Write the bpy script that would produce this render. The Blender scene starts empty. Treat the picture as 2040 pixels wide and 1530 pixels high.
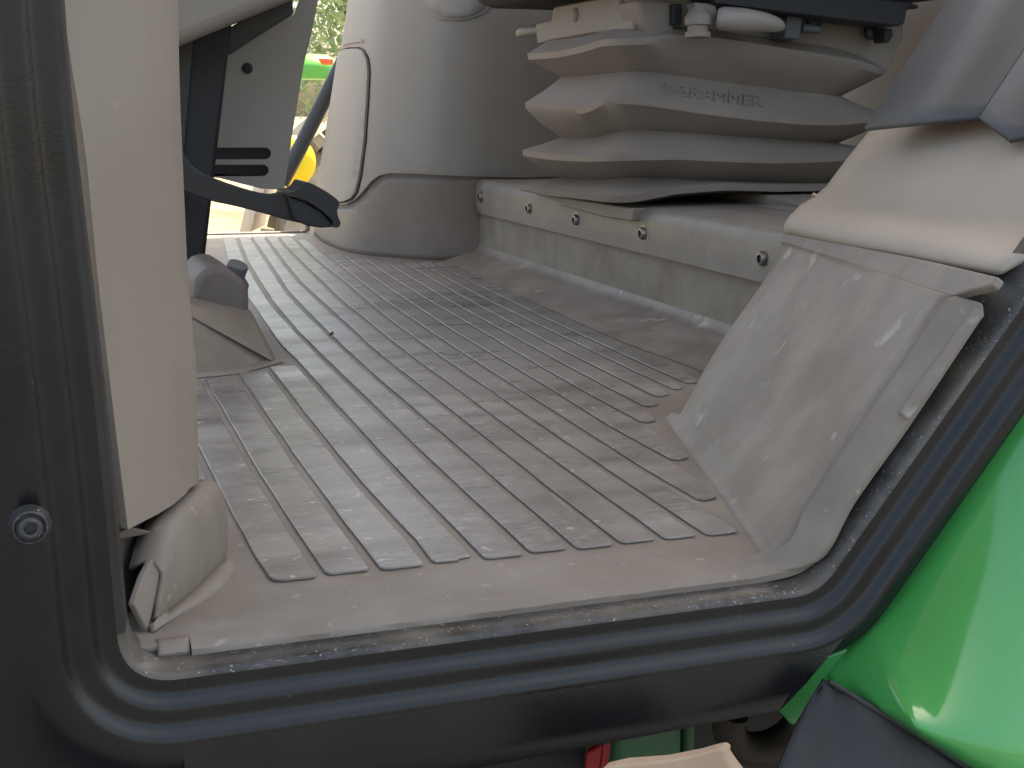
import bpy, bmesh, math, random
import numpy as np
from mathutils import Vector, Matrix
from mathutils.geometry import delaunay_2d_cdt
from mathutils.bvhtree import BVHTree

# ---------------------------------------------------------------- camera
SC = bpy.context.scene
F_PX, CX, CY = 2580.0, 1020.0, 765.0          # photograph 2040 x 1530
def _cd(u, v):
    d = np.array([(u-CX)/F_PX, -(v-CY)/F_PX, -1.0]); return d/np.linalg.norm(d)
_Y = _cd(100, 216); _X = _cd(8547, 263); _X = _X-_Y*(_X@_Y); _X /= np.linalg.norm(_X); _Z = np.cross(_X, _Y)
ROT = np.array([_X, _Y, _Z]); CAM = np.array([0.0, 0.0, 0.21])
cam = bpy.data.cameras.new('camera'); co = bpy.data.objects.new('camera', cam); SC.collection.objects.link(co)
M4 = Matrix.Identity(4)
for i in range(3):
    for j in range(3): M4[i][j] = ROT[i, j]
    M4[i][3] = CAM[i]
co.matrix_world = M4
cam.sensor_width = 36; cam.lens = 36*F_PX/2040; cam.clip_start = 0.02; cam.clip_end = 2000
cam.dof.use_dof = False
SC.camera = co
# ---------------------------------------------------------------- light
SUN_EL, SUN_DIR = math.radians(66), Vector((0.80, 0.60))     # the sun stands high behind the far rear corner
w = bpy.data.worlds.new('World'); SC.world = w; w.use_nodes = True
nt = w.node_tree; nt.nodes.clear()
sky = nt.nodes.new('ShaderNodeTexSky'); sky.sky_type = 'NISHITA'; sky.sun_disc = False
sky.sun_elevation = SUN_EL; sky.sun_rotation = math.atan2(SUN_DIR.x, SUN_DIR.y)
sky.air_density = 1.0; sky.dust_density = 4.5; sky.ozone_density = 0.6
bg = nt.nodes.new('ShaderNodeBackground'); bg.inputs['Strength'].default_value = 0.13
ow = nt.nodes.new('ShaderNodeOutputWorld')
nt.links.new(sky.outputs[0], bg.inputs['Color']); nt.links.new(bg.outputs[0], ow.inputs['Surface'])
sl = bpy.data.lights.new('sun', 'SUN'); sl.energy = 3.4; sl.angle = math.radians(0.6); sl.color = (1, 0.95, 0.87)
so = bpy.data.objects.new('sun', sl); SC.collection.objects.link(so)
sd = Vector((SUN_DIR.x*math.cos(SUN_EL), SUN_DIR.y*math.cos(SUN_EL), math.sin(SUN_EL)))
so.rotation_euler = (-sd).to_track_quat('-Z', 'Y').to_euler(); so.location = (3, 3, 8)
SC.render.engine = 'CYCLES'
SC.view_settings.view_transform = 'Standard'; SC.view_settings.look = 'None'
SC.view_settings.exposure = 1.82; SC.view_settings.gamma = 1.0
SC.view_settings.use_white_balance = True; SC.view_settings.white_balance_temperature = 7600; SC.view_settings.white_balance_tint = 8
SC.cycles.max_bounces = 6; SC.cycles.diffuse_bounces = 4
rnd = random.Random(5)

# ---------------------------------------------------------------- helpers
def ray(u, v): return ROT@_cd(u, v)
def at(u, v, ax, val):
    d = ray(u, v); t = (val-CAM[ax])/d[ax]; return CAM+d*t
def atp(u, v, p0, n):
    d = ray(u, v); n = np.array(n, float); t = ((np.array(p0)-CAM)@n)/(d@n); return CAM+d*t
def px(p):
    c = ROT.T@(np.array(p, float)-CAM); return CX+F_PX*c[0]/-c[2], CY-F_PX*c[1]/-c[2]
XA, YA, ZA = 0, 1, 2
def A(*a): return np.array(a, float)
def interp(tr, u):
    us = [p[0] for p in tr]; vs = [p[1] for p in tr]; return float(np.interp(u, us, vs))
def catmull(pts, n=6, closed=False):
    P = [np.array(p, float) for p in pts]; out = []; N = len(P)
    rng = range(N) if closed else range(N-1)
    for i in rng:
        if closed: a, b, c, d = P[i-1], P[i], P[(i+1) % N], P[(i+2) % N]
        else: a, b, c, d = P[max(i-1, 0)], P[i], P[i+1], P[min(i+2, N-1)]
        for k in range(n):
            t = k/n
            out.append(0.5*((2*b)+(-a+c)*t+(2*a-5*b+4*c-d)*t*t+(-a+3*b-3*c+d)*t**3))
    if not closed: out.append(P[-1])
    return out
def round_poly(pts, r, n=5, closed=True):
    """rounds the corners of a polygon (2-D or 3-D); r a number or one per corner"""
    P = [np.array(p, float) for p in pts]; N = len(P); out = []
    for i in range(N):
        rr = r[i] if isinstance(r, (list, tuple)) else r
        if (not closed and i in (0, N-1)) or rr <= 0: out.append(P[i]); continue
        a, b, c = P[i-1], P[i], P[(i+1) % N]
        la, lc = np.linalg.norm(a-b), np.linalg.norm(c-b); k = min(rr, la*.48, lc*.48)
        p, q = b+(a-b)/la*k, b+(c-b)/lc*k
        for j in range(n+1):
            t = j/n; out.append((1-t)**2*p+2*t*(1-t)*b+t*t*q)
    return out

WLOC = {}
def place(o, parent, loc):
    SC.collection.objects.link(o)
    o.location = Vector(loc)
    if parent is not None:
        o.parent = parent; o.location = Vector(loc)-WLOC[parent.name]
    WLOC[o.name] = Vector(loc)
def tag(o, label=None, cat=None, group=None, kind=None):
    if label: o['label'] = label
    if cat: o['category'] = cat
    if group: o['group'] = group
    if kind: o['kind'] = kind
    return o
def thing(name, loc, label, cat, group=None):
    o = bpy.data.objects.new(name, None); o.empty_display_size = .02
    place(o, None, loc); return tag(o, label, cat, group)
def obj(name, verts, faces, mat, parent=None, bevel=0, seg=2, smooth=True, ang=32, subsurf=0, solid=0, soff=-1, fix=True, weld=0):
    V = np.array([list(v) for v in verts], float)
    lo, hi = V.min(0), V.max(0); loc = ((lo[0]+hi[0])/2, (lo[1]+hi[1])/2, lo[2])
    me = bpy.data.meshes.new(name); me.from_pydata([tuple(v-np.array(loc)) for v in V], [], [tuple(f) for f in faces])
    if fix or weld:
        bm = bmesh.new(); bm.from_mesh(me)
        if weld: bmesh.ops.remove_doubles(bm, verts=bm.verts, dist=weld)
        if fix: bmesh.ops.recalc_face_normals(bm, faces=bm.faces)
        bm.to_mesh(me); bm.free()
    me.materials.append(mat)
    o = bpy.data.objects.new(name, me); place(o, parent, loc)
    if solid:
        m = o.modifiers.new('s', 'SOLIDIFY'); m.thickness = solid; m.offset = soff
    if bevel:
        m = o.modifiers.new('b', 'BEVEL'); m.width = bevel; m.segments = seg; m.limit_method = 'ANGLE'; m.angle_limit = math.radians(30); m.harden_normals = False
    if subsurf:
        m = o.modifiers.new('u', 'SUBSURF'); m.levels = subsurf; m.render_levels = subsurf
    if smooth:
        me.polygons.foreach_set('use_smooth', [True]*len(me.polygons))
        try: me.set_sharp_from_angle(angle=math.radians(ang))
        except Exception: pass
    return o
def prism(poly, vec):
    n = len(poly); P = [np.array(p, float) for p in poly]; vec = np.array(vec, float)
    V = P+[p+vec for p in P]
    Fs = [tuple(range(n)), tuple(range(2*n-1, n-1, -1))]+[(i, (i+1) % n, n+(i+1) % n, n+i) for i in range(n)]
    return V, Fs
def grid(rows, cl_u=False, cl_v=False, cap0=False, cap1=False):
    R, C = len(rows), len(rows[0]); V = [p for r in rows for p in r]; Fs = []
    for i in range(R if cl_v else R-1):
        for j in range(C if cl_u else C-1):
            a, b = i*C+j, i*C+(j+1) % C; c, d = ((i+1) % R)*C+(j+1) % C, ((i+1) % R)*C+j
            Fs.append((a, b, c, d))
    if cap0: Fs.append(tuple(range(C)))
    if cap1: Fs.append(tuple((R-1)*C+k for k in range(C)))
    return V, Fs
def frame_of(d, up=(0, 0, 1)):
    d = np.array(d, float); d /= np.linalg.norm(d); up = np.array(up, float)
    if abs(d@up) > .98: up = np.array((1., 0, 0))
    a = np.cross(d, up); a /= np.linalg.norm(a); return d, a, np.cross(a, d)
def tube(path, r, n=12):
    P = [np.array(p, float) for p in path]; rows = []
    for i, p in enumerate(P):
        d = P[min(i+1, len(P)-1)]-P[max(i-1, 0)]; _, a, b = frame_of(d)
        rr = r[i] if isinstance(r, (list, tuple)) else r
        rows.append([p+rr*(math.cos(t)*a+math.sin(t)*b) for t in np.linspace(0, 2*math.pi, n, endpoint=False)])
    return grid(rows, cl_u=True, cap0=True, cap1=True)
def lathe(p, axis, prof, n=20):
    """prof: (radius, height along axis)"""
    d, a, b = frame_of(axis); p = np.array(p, float)
    rows = [[p+d*h+r*(math.cos(t)*a+math.sin(t)*b) for t in np.linspace(0, 2*math.pi, n, endpoint=False)] for r, h in prof]
    return grid(rows, cl_u=True, cap0=True, cap1=True)
def box(lo, hi):
    x0, y0, z0 = lo; x1, y1, z1 = hi
    return prism([(x0, y0, z0), (x1, y0, z0), (x1, y1, z0), (x0, y1, z0)], (0, 0, z1-z0))
def merge(*ms):
    V, Fs = [], []
    for v, f in ms:
        k = len(V); V += list(v); Fs += [tuple(i+k for i in q) for q in f]
    return V, Fs

# ---------------------------------------------------------------- materials
def material(name, cols, rough=(.5, .6), scale=30, stretch=(1, 1, 1), detail=6, bump=0.0, bscale=900, spec=.5, metal=0,
             spots=None, coat=0, sheen=0, scr=None, bdist=.0004, big=None):
    """cols: two colours mixed by fractal noise; big: (colour, scale, amount) second layer of stains;
    spots: (colour, scale, threshold) small dust marks; scr: (colour, stretch, threshold) fine scratches"""
    m = bpy.data.materials.new(name); m.use_nodes = True; t = m.node_tree; N = t.nodes; L = t.links
    b = N['Principled BSDF']; geo = N.new('ShaderNodeNewGeometry')
    def mp(st):
        q = N.new('ShaderNodeMapping'); q.inputs['Scale'].default_value = st; L.new(geo.outputs['Position'], q.inputs['Vector']); return q
    def noise(sc, st=(1, 1, 1), det=6, rg=.6):
        n = N.new('ShaderNodeTexNoise'); n.inputs['Scale'].default_value = sc; n.inputs['Detail'].default_value = det; n.inputs['Roughness'].default_value = rg
        L.new(mp(st).outputs[0], n.inputs['Vector']); return n.outputs['Fac']
    def ramp(fac, a, c):
        r = N.new('ShaderNodeMapRange'); r.inputs['From Min'].default_value = a; r.inputs['From Max'].default_value = c
        L.new(fac, r.inputs['Value']); return r.outputs['Result']
    def mix(fac, c1, c2):
        x = N.new('ShaderNodeMix'); x.data_type = 'RGBA'; L.new(fac, x.inputs['Factor'])
        for k, c in ((6, c1), (7, c2)):
            if isinstance(c, tuple): x.inputs[k].default_value = (*c, 1)
            else: L.new(c, x.inputs[k])
        return x.outputs[2]
    f = ramp(noise(scale, stretch, detail), .33, .67)
    col = mix(f, cols[0], cols[1])
    rf = f
    if big:
        c, s, amt = big; fb = ramp(noise(s, stretch, 8), .44, .62)
        mm = N.new('ShaderNodeMath'); mm.operation = 'MULTIPLY'; mm.inputs[1].default_value = amt; L.new(fb, mm.inputs[0])
        col = mix(mm.outputs[0], col, c)
    if spots:
        c, s, th = spots; fs = ramp(noise(s, (1, 1, 1), 3, .5), th, th+.06); col = mix(fs, col, c)
    if scr:
        c, st, th = scr[:3]; fs = ramp(noise(1.0, st, 4, .65), th, th+.08)
        g = ramp(noise(18, (1, 1, 1), 2), .42, .62)
        mm = N.new('ShaderNodeMath'); mm.operation = 'MULTIPLY'; L.new(fs, mm.inputs[0]); L.new(g, mm.inputs[1])
        col = mix(mm.outputs[0], col, c)
    L.new(col, b.inputs['Base Color'])
    r = N.new('ShaderNodeMapRange'); r.inputs['To Min'].default_value = rough[0]; r.inputs['To Max'].default_value = rough[1]
    L.new(rf, r.inputs['Value']); L.new(r.outputs['Result'], b.inputs['Roughness'])
    b.inputs['Specular IOR Level'].default_value = spec; b.inputs['Metallic'].default_value = metal
    if coat: b.inputs['Coat Weight'].default_value = coat; b.inputs['Coat Roughness'].default_value = .08
    if bump:
        bp = N.new('ShaderNodeBump'); bp.inputs['Strength'].default_value = bump; bp.inputs['Distance'].default_value = bdist
        L.new(noise(bscale, (1, 1, 1), 3), bp.inputs['Height']); L.new(bp.outputs[0], b.inputs['Normal'])
    return m
MT = {}
MT['slat'] = material('worn_taupe_rubber', ((.255, .233, .209), (.355, .328, .298)), (.22, .44), 10, (.8, 2.4, 1), 12, .45, 700,
                      .5, big=((.160, .142, .125), 6, .85), scr=((.55, .52, .48), (70, 1000, 70), .55), spots=((.50, .46, .40), 120, .66))
MT['mat'] = material('dusty_taupe_rubber', ((.225, .195, .165), (.325, .288, .248)), (.5, .7), 20, (1, 1, 1), 8, .3, 600,
                     .4, big=((.22, .186, .155), 9, .7), spots=((.36, .32, .28), 130, .66))
MT['matw'] = material('scuffed_taupe_rubber', ((.225, .188, .155), (.35, .304, .26)), (.40, .56), 26, (1, .8, .6), 10, .25, 800,
                      .5, big=((.205, .17, .14), 17, .75), scr=((.42, .38, .335), (160, 500, 50), .63), spots=((.42, .38, .335), 36, .66))
MT['riser'] = material('brown_dusty_rubber', ((.195, .160, .128), (.285, .244, .20)), (.5, .62), 22, (1, 1, 1), 8, .25, 800, .45, big=((.32, .285, .24), 14, .5))
MT['beige'] = material('beige_grained_plastic', ((.285, .246, .204), (.31, .27, .225)), (.48, .56), 12, (1, 1, 1), 4, .35, 1500, .4,
                       spots=((.38, .31, .24), 70, .74))
MT['beige2'] = material('beige_cover_plastic', ((.44, .382, .322), (.475, .417, .354)), (.5, .6), 14, (1, 1, 1), 4, .5, 1600, .35)
MT['console'] = material('warm_grey_console_plastic', ((.315, .286, .256), (.34, .31, .279)), (.42, .5), 6, (1, 1, 1), 3, .2, 1500, .45)
MT['skirt'] = material('brown_grey_skirt_plastic', ((.195, .158, .134), (.24, .2, .172)), (.42, .55), 8, (1, 1, 1), 5, .2, 1000, .45,
                       big=((.29, .25, .22), 6, .4))
MT['bellows'] = material('taupe_bellows_rubber', ((.25, .212, .182), (.295, .255, .222)), (.5, .62), 10, (1, 1, 1), 5, .15, 1200, .4)
MT['flange'] = material('grey_painted_steel', ((.225, .204, .181), (.30, .276, .248)), (.36, .5), 22, (1, 1, 1), 8, .1, 700, .5,
                        big=((.20, .172, .148), 12, .6), scr=((.52, .5, .47), (60, 160, 300), .66))
MT['black'] = material('black_frame_plastic', ((.006, .0064, .0076), (.0105, .011, .0127)), (.22, .36), 18, (1, 1, 1), 6, .25, 500, .5,
                       spots=((.07, .07, .07), 260, .75))
MT['ledge'] = material('scuffed_black_ledge', ((.022, .023, .025), (.075, .075, .075)), (.3, .5), 60, (1, 1, 1), 10, .4, 500, .5,
                       spots=((.36, .34, .30), 520, .655), big=((.20, .175, .14), 16, .5), scr=((.30, .28, .25), (180, 900, 900), .60))
MT['blackm'] = material('dull_black_post_plastic', ((.022, .022, .020), (.035, .034, .031)), (.5, .62), 20, (1, 1, 1), 6, .2, 600, .4)
MT['blackp'] = material('satin_black_plate', ((.060, .068, .078), (.078, .087, .098)), (.5, .6), 14, (1, 1, 1), 7, .1, 600, .6,
                        big=((.085, .085, .085), 30, .5))
MT['pedal'] = material('black_pedal_paint', ((.016, .018, .020), (.028, .030, .032)), (.3, .45), 30, (1, 1, 1), 5, .1, 900, .5, spots=((.1, .1, .1), 200, .72))
MT['dark'] = material('dark_steel', ((.012, .013, .016), (.020, .021, .024)), (.5, .6), 20)
MT['rubber'] = material('dark_rubber_flap', ((.020, .021, .022), (.036, .037, .038)), (.42, .6), 14, (2, 1, .5), 7, .3, 500, .4, big=((.06, .062, .062), 12, .5))
MT['boot'] = material('brown_rubber_boot', ((.135, .108, .09), (.175, .143, .122)), (.45, .6), 24)
MT['button'] = material('grey_button_plastic', ((.085, .10, .10), (.105, .12, .12)), (.4, .5), 40)
MT['steel'] = material('zinc_bolt_steel', ((.22, .215, .20), (.34, .33, .31)), (.32, .45), 300, metal=1)
MT['socket'] = material('dark_bolt_socket', ((.02, .02, .02), (.03, .03, .03)), (.5, .6), 100)
MT['panel'] = material('beige_side_plate', ((.36, .325, .285), (.39, .352, .31)), (.5, .6), 10, bump=.15, bscale=1200)  # plain beige of the slotted column side plate
MT['green'] = material('green_fender_paint', ((.052, .345, .082), (.057, .362, .088)), (.12, .2), 8, (1, 1, 1), 3, spec=.5, coat=.6,
                       spots=((.03, .05, .03), 60, .80))
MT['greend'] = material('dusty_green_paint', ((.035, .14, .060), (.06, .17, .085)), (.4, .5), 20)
MT['red'] = material('red_paint', ((.35, .012, .02), (.45, .02, .03)), (.4, .5), 30)
MT['card'] = material('brown_cardboard', ((.46, .33, .235), (.54, .40, .29)), (.8, .9), 40, (1, 1, 1), 6, .3, 600, .2)
MT['wall'] = material('grey_rear_trim', ((.36, .335, .32), (.39, .365, .345)), (.45, .55), 8, bump=.2, bscale=1200)
MT['seat'] = material('dark_seat_cloth', ((.02, .02, .022), (.03, .03, .032)), (.8, .9), 60)
MT['roof'] = material('roof_liner', ((.55, .53, .50), (.60, .58, .55)), (.8, .9), 5)
MT['sand'] = material('pale_sand_ground', ((.30, .245, .165), (.37, .31, .215)), (.9, 1), 1.4, (1, 1, 1), 8, .6, 30, .2, big=((.20, .15, .10), 1.1, .9), bdist=.02)
MT['sandb'] = material('pale_concrete', ((.40, .36, .29), (.48, .44, .36)), (.8, .9), 9, (1, 1, 1), 6, .3, 200)
MT['tyre'] = material('dusty_tyre_rubber', ((.30, .285, .25), (.42, .39, .34)), (.8, .9), 12)
MT['yellow'] = material('yellow_rim_paint', ((.75, .58, .02), (.82, .64, .03)), (.4, .5), 10)
MT['hood'] = material('light_green_paint', ((.10, .42, .07), (.12, .46, .08)), (.3, .4), 10)
MT['orange'] = material('orange_red_plastic', ((.65, .10, .03), (.72, .13, .04)), (.4, .5), 10)
MT['leaf'] = material('leaf_green', ((.26, .40, .22), (.36, .48, .28)), (.5, .7), 3)
MT['bark'] = material('bark', ((.12, .09, .07), (.18, .14, .11)), (.8, .9), 10)
MT['hose'] = material('brown_hose_rubber', ((.030, .022, .014), (.042, .032, .022)), (.5, .6), 20)

# ================================================================ SETTING
def struct(name, v, f, m, **k): return tag(obj(name, v, f, m, **k), kind='structure')
GZ = -1.35
struct('ground', *grid([[A(x, y, GZ) for x in np.linspace(-300, 300, 13)] for y in np.linspace(-300, 300, 13)]), MT['sand'])
MT['added_slab'] = material('added_slab_dark', ((.044, .046, .050), (.070, .073, .078)), (.8, .95), 6, (1, 1, 1), 8, .5, 120, .3, bdist=.004)
struct('added_ground_slab', *grid([[A(x, y, GZ+.004) for x in np.linspace(-40, 40, 5)] for y in (-40, -15, -5, 2.3)]), MT['added_slab'])  # unseen slab, added dark to cut ground bounce and darken the frame's reflections
# the cab: floor pan, rear wall, roof (the roof, overhead, is what shades the floor)
struct('cab_floor', *box((-.75, .512, -.05), (1.12, 2.262, -.008)), MT['dark'])
struct('cab_roof', *box((-.62, .02, 1.52), (1.45, 2.62, 1.66)), MT['roof'], bevel=.05, seg=3)
struct('rear_wall', *box((1.12, .53, -.05), (1.16, 2.25, .62)), MT['wall'], bevel=.01)

# ================================================================ FLOOR MAT
mat_t = thing('floor_mat', (.25, 1.35, 0), 'worn taupe rubber floor mat with raised ribs across the cab floor', 'floor mat')
# base sheet, its near border sloping a little towards the door
rows = []
for y, z in ((.5060, -.0010), (.5075, -.0003), (.524, -.0002), (.531, 0.0), (.7, 0), (1.1, 0), (1.6, 0), (2.255, 0)):
    rows.append([A(x, y, z) for x in np.linspace(-.5, .60, 12)])
obj('base_sheet', *grid(rows), MT['mat'], mat_t, solid=.006)
# ribs: left edge of each rib as seen in the photograph, on the floor plane
SL = {
 0: [(300, 760), (330, 850), (372, 960), (395, 1010)],
 1: [(300, 690), (350, 800), (392, 881), (424, 942), (462, 1020), (510, 1109), (536, 1150)],
 2: [(409, 755), (462, 845), (516, 940), (568, 1020), (612, 1088), (653, 1147)],
 3: [(476, 745), (533, 826), (612, 940), (672, 1020), (766, 1143)],
 4: [(538, 733), (600, 812), (704, 940), (776, 1020), (827, 1073), (873, 1133)],
 5: [(443, 470), (455, 522), (498, 597), (513, 618), (560, 687), (594, 720), (670, 804), (760, 900), (855, 1000), (975, 1122)],
 6: [(474, 470), (496, 522), (517, 558), (547, 603), (596, 661), (676, 740), (780, 840), (842, 900), (949, 1000), (1070, 1112)],
 7: [(501, 470), (543, 530), (578, 583), (658, 665), (739, 740), (780, 775), (926, 900), (1041, 1000), (1162, 1102)],
 8: [(529, 470), (568, 522), (602, 563), (702, 654), (752, 700), (1002, 898), (1080, 960), (1251, 1092)],
 9: [(556, 469), (570, 489), (609, 528), (686, 601), (780, 677), (809, 700), (1082, 900), (1338, 1082)],
 10: [(590, 476), (627, 513), (698, 569), (780, 638), (865, 700), (1100, 861), (1202, 929), (1416, 1071)],
 11: [(650, 505), (700, 545), (780, 607), (918, 700), (1100, 816), (1289, 936), (1390, 998)],
 12: [(682, 507), (780, 577), (818, 602), (900, 657), (1100, 776), (1212, 847), (1338, 917)],
 13: [(720, 511), (769, 545), (847, 594), (961, 660), (1100, 743), (1278, 842)],
 14: [(757, 515), (798, 541), (886, 594), (975, 643), (1100, 712), (1283, 810)],
 15: [(794, 518), (827, 537), (916, 588), (988, 627), (1100, 686), (1306, 790)],
 16: [(829, 522), (876, 547), (986, 605), (1100, 660), (1340, 776)],
 17: [(865, 524), (906, 545), (1014, 598), (1100, 640), (1367, 764)],
 18: [(905, 525), (1000, 569), (1147, 636), (1255, 683), (1388, 730)]}
def edge(k):
    w_ = [at(u, v, ZA, .001) for u, v in SL[k]]
    ys = np.array([p[1] for p in w_])[::-1]; xs = np.array([p[0] for p in w_])[::-1]
    return ys, xs
FAR = {0: 1.02, 1: 1.02, 2: 1.03, 3: 1.045, 4: 1.06, 5: 2.21, 6: 2.22, 7: 2.22, 8: 2.215, 9: 2.21, 10: 2.12, 11: 1.88, 12: 1.865, 13: 1.84, 14: 1.815, 15: 1.79, 16: 1.765, 17: 1.745}
NEAR = {0: .70, 1: .5590, 2: .5605, 3: .5590, 4: .5605, 5: .5580, 6: .5595, 7: .5575, 8: .5585, 9: .5575, 10: .5560, 11: .600, 12: .655, 13: .712, 14: .745, 15: .775, 16: .795, 17: .812}
for k in range(0, 18):
    ya, xa = edge(k); yb, xb = edge(k+1)
    y0, y1 = (NEAR[k] if k < 11 else float(ya[0])), FAR[k]; n = max(8, int((y1-y0)/.035))
    ys = np.linspace(y0, y1, n+1)
    def ext(y, yy, xx):
        if y > yy[-1]: return xx[-1]+(xx[-1]-xx[-2])/(yy[-1]-yy[-2])*(y-yy[-1])
        if y < yy[0]: return xx[0]
        return float(np.interp(y, yy, xx))
    gap = .0048 if k < 11 else .0030
    LX = [ext(y, ya, xa) for y in ys]; RX = [ext(y, yb, xb)-gap-.0012*(y > 1.3) for y in ys]
    if k == 0: RX = [x for x in RX]; LX = [x-.022 for x in RX]
    if k == 17: RX = [min(r, l+.021) for r, l in zip(RX, LX)]
    # a little wander, as worn moulding has
    LX = [x+rnd.uniform(-.00025, .00025) for x in LX]; RX = [x+rnd.uniform(-.00035, .00035) for x in RX]
    rc = .0065 if k == 1 else .0036
    x0, x1 = LX[0], RX[0]
    arc = lambda cx_, cy_, a0, a1, r: [(cx_+r*math.cos(a), cy_+r*math.sin(a)) for a in np.linspace(a0, a1, 5)]
    P2 = []
    if k in (11, 12, 13, 14, 15, 16, 17):      # ends cut on a slant towards the side ramp
        P2 += [(x0+.0012, y0+.003), (x0+.005, y0), (x1-.0075, y0+.003), (x1-.006, y0+.010), (x1-.002, y0+.034)]
        st = [i for i, y in enumerate(ys) if y > y0+.036]
        P2 += [(RX[i], ys[i]) for i in st] + [(LX[i], ys[i]) for i in reversed(st)]
    else:
        tear = []
        if k == 4: tear = [(x0+.0125, y0-.0002), (x0+.0132, y0+.0022), (x0+.0165, y0+.0026)]
        P2 += arc(x0+rc, y0+rc, math.pi, 1.5*math.pi, rc)+tear
        P2 += arc(x1-.0028, y0+.0028+(.003 if tear else 0), 1.5*math.pi, 2*math.pi, .0028)
        st = [i for i, y in enumerate(ys) if y > y0+.009]
        P2 += [(RX[i], ys[i]) for i in st] + [(LX[i], ys[i]) for i in reversed(st)]
    V, Fs = prism([A(x, y, .0002) for x, y in P2], (0, 0, .0014))
    obj('rib', V, Fs, MT['slat'], mat_t, bevel=.0005, seg=1, ang=40)
# front edge strip along the sill and its shorter left end
obj('edge_strip', *grid([[A(x, y+.0022, z) for x in np.linspace(.027, .0395, 8)] for y, z in ((.5090, .0002), (.5050, -.0002), (.5022, -.0016), (.5010, -.0034), (.5014, -.0058))]), MT['mat'], mat_t, solid=.002)
# ramp up to the seat platform, and the riser behind it
RX0 = .569
ry = np.linspace(.80, 1.775, 30)
ya, xa = edge(18)
rows = [[A(float(np.interp(y, ya, xa))-.004, y, .0006) for y in ry], [A(float(np.interp(y, ya, xa))+.004, y, .0022) for y in ry],
        [A(RX0-.010, y, .0125+.0006*math.sin(y*23)) for y in ry], [A(RX0-.003, y, .0165) for y in ry], [A(RX0-.0005, y, .022) for y in ry]]
obj('riser_ramp', *grid(rows), MT['matw'], mat_t, ang=60)
obj('riser', *grid([[A(RX0-.0005, y, .022) for y in ry], [A(RX0+.0004, y, .045) for y in ry], [A(RX0+.0012, y, .072) for y in ry]]), MT['riser'], mat_t, ang=60)

# side ramp (the sloping panel at the right, over the wheel arch)
WA, WB = at(1340, 830, ZA, 0), at(1510, 1090, ZA, 0)
we = (WA-WB)/np.linalg.norm(WA-WB); wp = np.array([we[1], -we[0], 0]); sa = math.radians(55)
wup = wp*math.cos(sa)+np.array([0, 0, math.sin(sa)]); wn = np.cross(we, wup); wn *= -1 if wn[2] < 0 else 1
W = lambda u, v: atp(u, v, WA, wn)
left = [W(1340, 830), W(1395, 735), W(1450, 645), W(1505, 558), W(1552, 478)]
right = [W(1560, 1095), W(1640, 965), W(1730, 830), W(1820, 695), W(1893, 588)]
ld, rd = catmull(left, 5), catmull(right, 5)
rows = []
fl = [(.006, .0002), (.003, .0009), (.001, .003)]           # fillet into the floor
for off, z in fl:
    a, b = ld[0]-wp*off, rd[0]-wp*off*1.0
    rows.append([A(*(a+(b-a)*t)[:2], z) for t in np.linspace(0, 1, 22)])
for i, (a, b) in enumerate(zip(ld, rd)):
    if i == 0: continue
    T = np.linspace(0, 1, 22); r = []
    for t in T:
        p = a+(b-a)*t
        p = p+wn*(.0018*math.sin(t*5+i*.25)*math.sin(i/len(ld)*3.1)) - wn*.006*max(0, (.06-t)/.06)**2
        r.append(p)
    rows.append(r)
obj('side_ramp', *grid(rows), MT['matw'], mat_t, solid=.006, ang=60)
# top rim of the ramp, running on to the door frame
T0, T1, T2 = W(1552, 478), W(1893, 588), W(1986, 553)
rim = [W(u, v)-wn*.0006 for u, v in ((1551, 482), (1640, 508), (1893, 590), (1906, 584), (1926, 577), (1972, 566), (1984, 549), (1860, 520), (1700, 488), (1558, 462))]
obj('ramp_rim', *prism(rim, -wn*.005), MT['matw'], mat_t, bevel=.001)
# outer flange of the ramp: a rolled strip beside the frame
cr = [at(1440, 1116, ZA, -.0035), W(1562, 1088), W(1614, 1001), W(1690, 886), W(1790, 740), W(1868, 625), W(1899, 590)]
YF = .497
oe = [at(1445, 1150, ZA, -.0035), at(1590, 1128, YA, .5000), at(1640, 1082, YA, YF), at(1690, 990, YA, YF), at(1795, 842, YA, YF), at(1920, 655, YA, YF-.003), at(1955, 605, YA, YF-.004)]
c2, o2 = catmull(cr, 6), catmull(oe, 6)
rows = []
for t, k in ((0, 0), (.12, .0022), (.5, .0030), (.82, .0022), (1, -.0005), (1.02, -.004)):
    rows.append([a+(b-a)*t+wn*k*min(1, (i/11)**2)*min(1, (len(c2)-1-i)/3)+np.array([rnd.uniform(-1, 1), 0, rnd.uniform(-1, 1)])*(.0009 if t == 1 and i % 2 else 0) for i, (a, b) in enumerate(zip(c2, o2))])
obj('ramp_flange', *grid(rows), MT['mat'], mat_t, solid=.0012, soff=0, ang=70)
q0, q1, q2, q3 = at(1953, 618, YA, YF-.006), at(1802, 836, YA, YF-.004), at(1812, 838, YA, YF-.009), at(1960, 626, YA, YF-.011)
obj('trim_strip', *prism([q0, q1, q2, q3], (.0, .006, .002)), MT['matw'], mat_t, bevel=.0008)
n1 = 22
tp_ = [A(x, .5032, -.0008) for x in np.linspace(.040, .296, n1)]+catmull([at(1572, 1129, YA, .5020), at(1605, 1116, YA, .5004), at(1642, 1076, YA, YF), at(1690, 988, YA, YF), at(1740, 918, YA, YF)], 5)
rows = [[], [], [], []]
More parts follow.
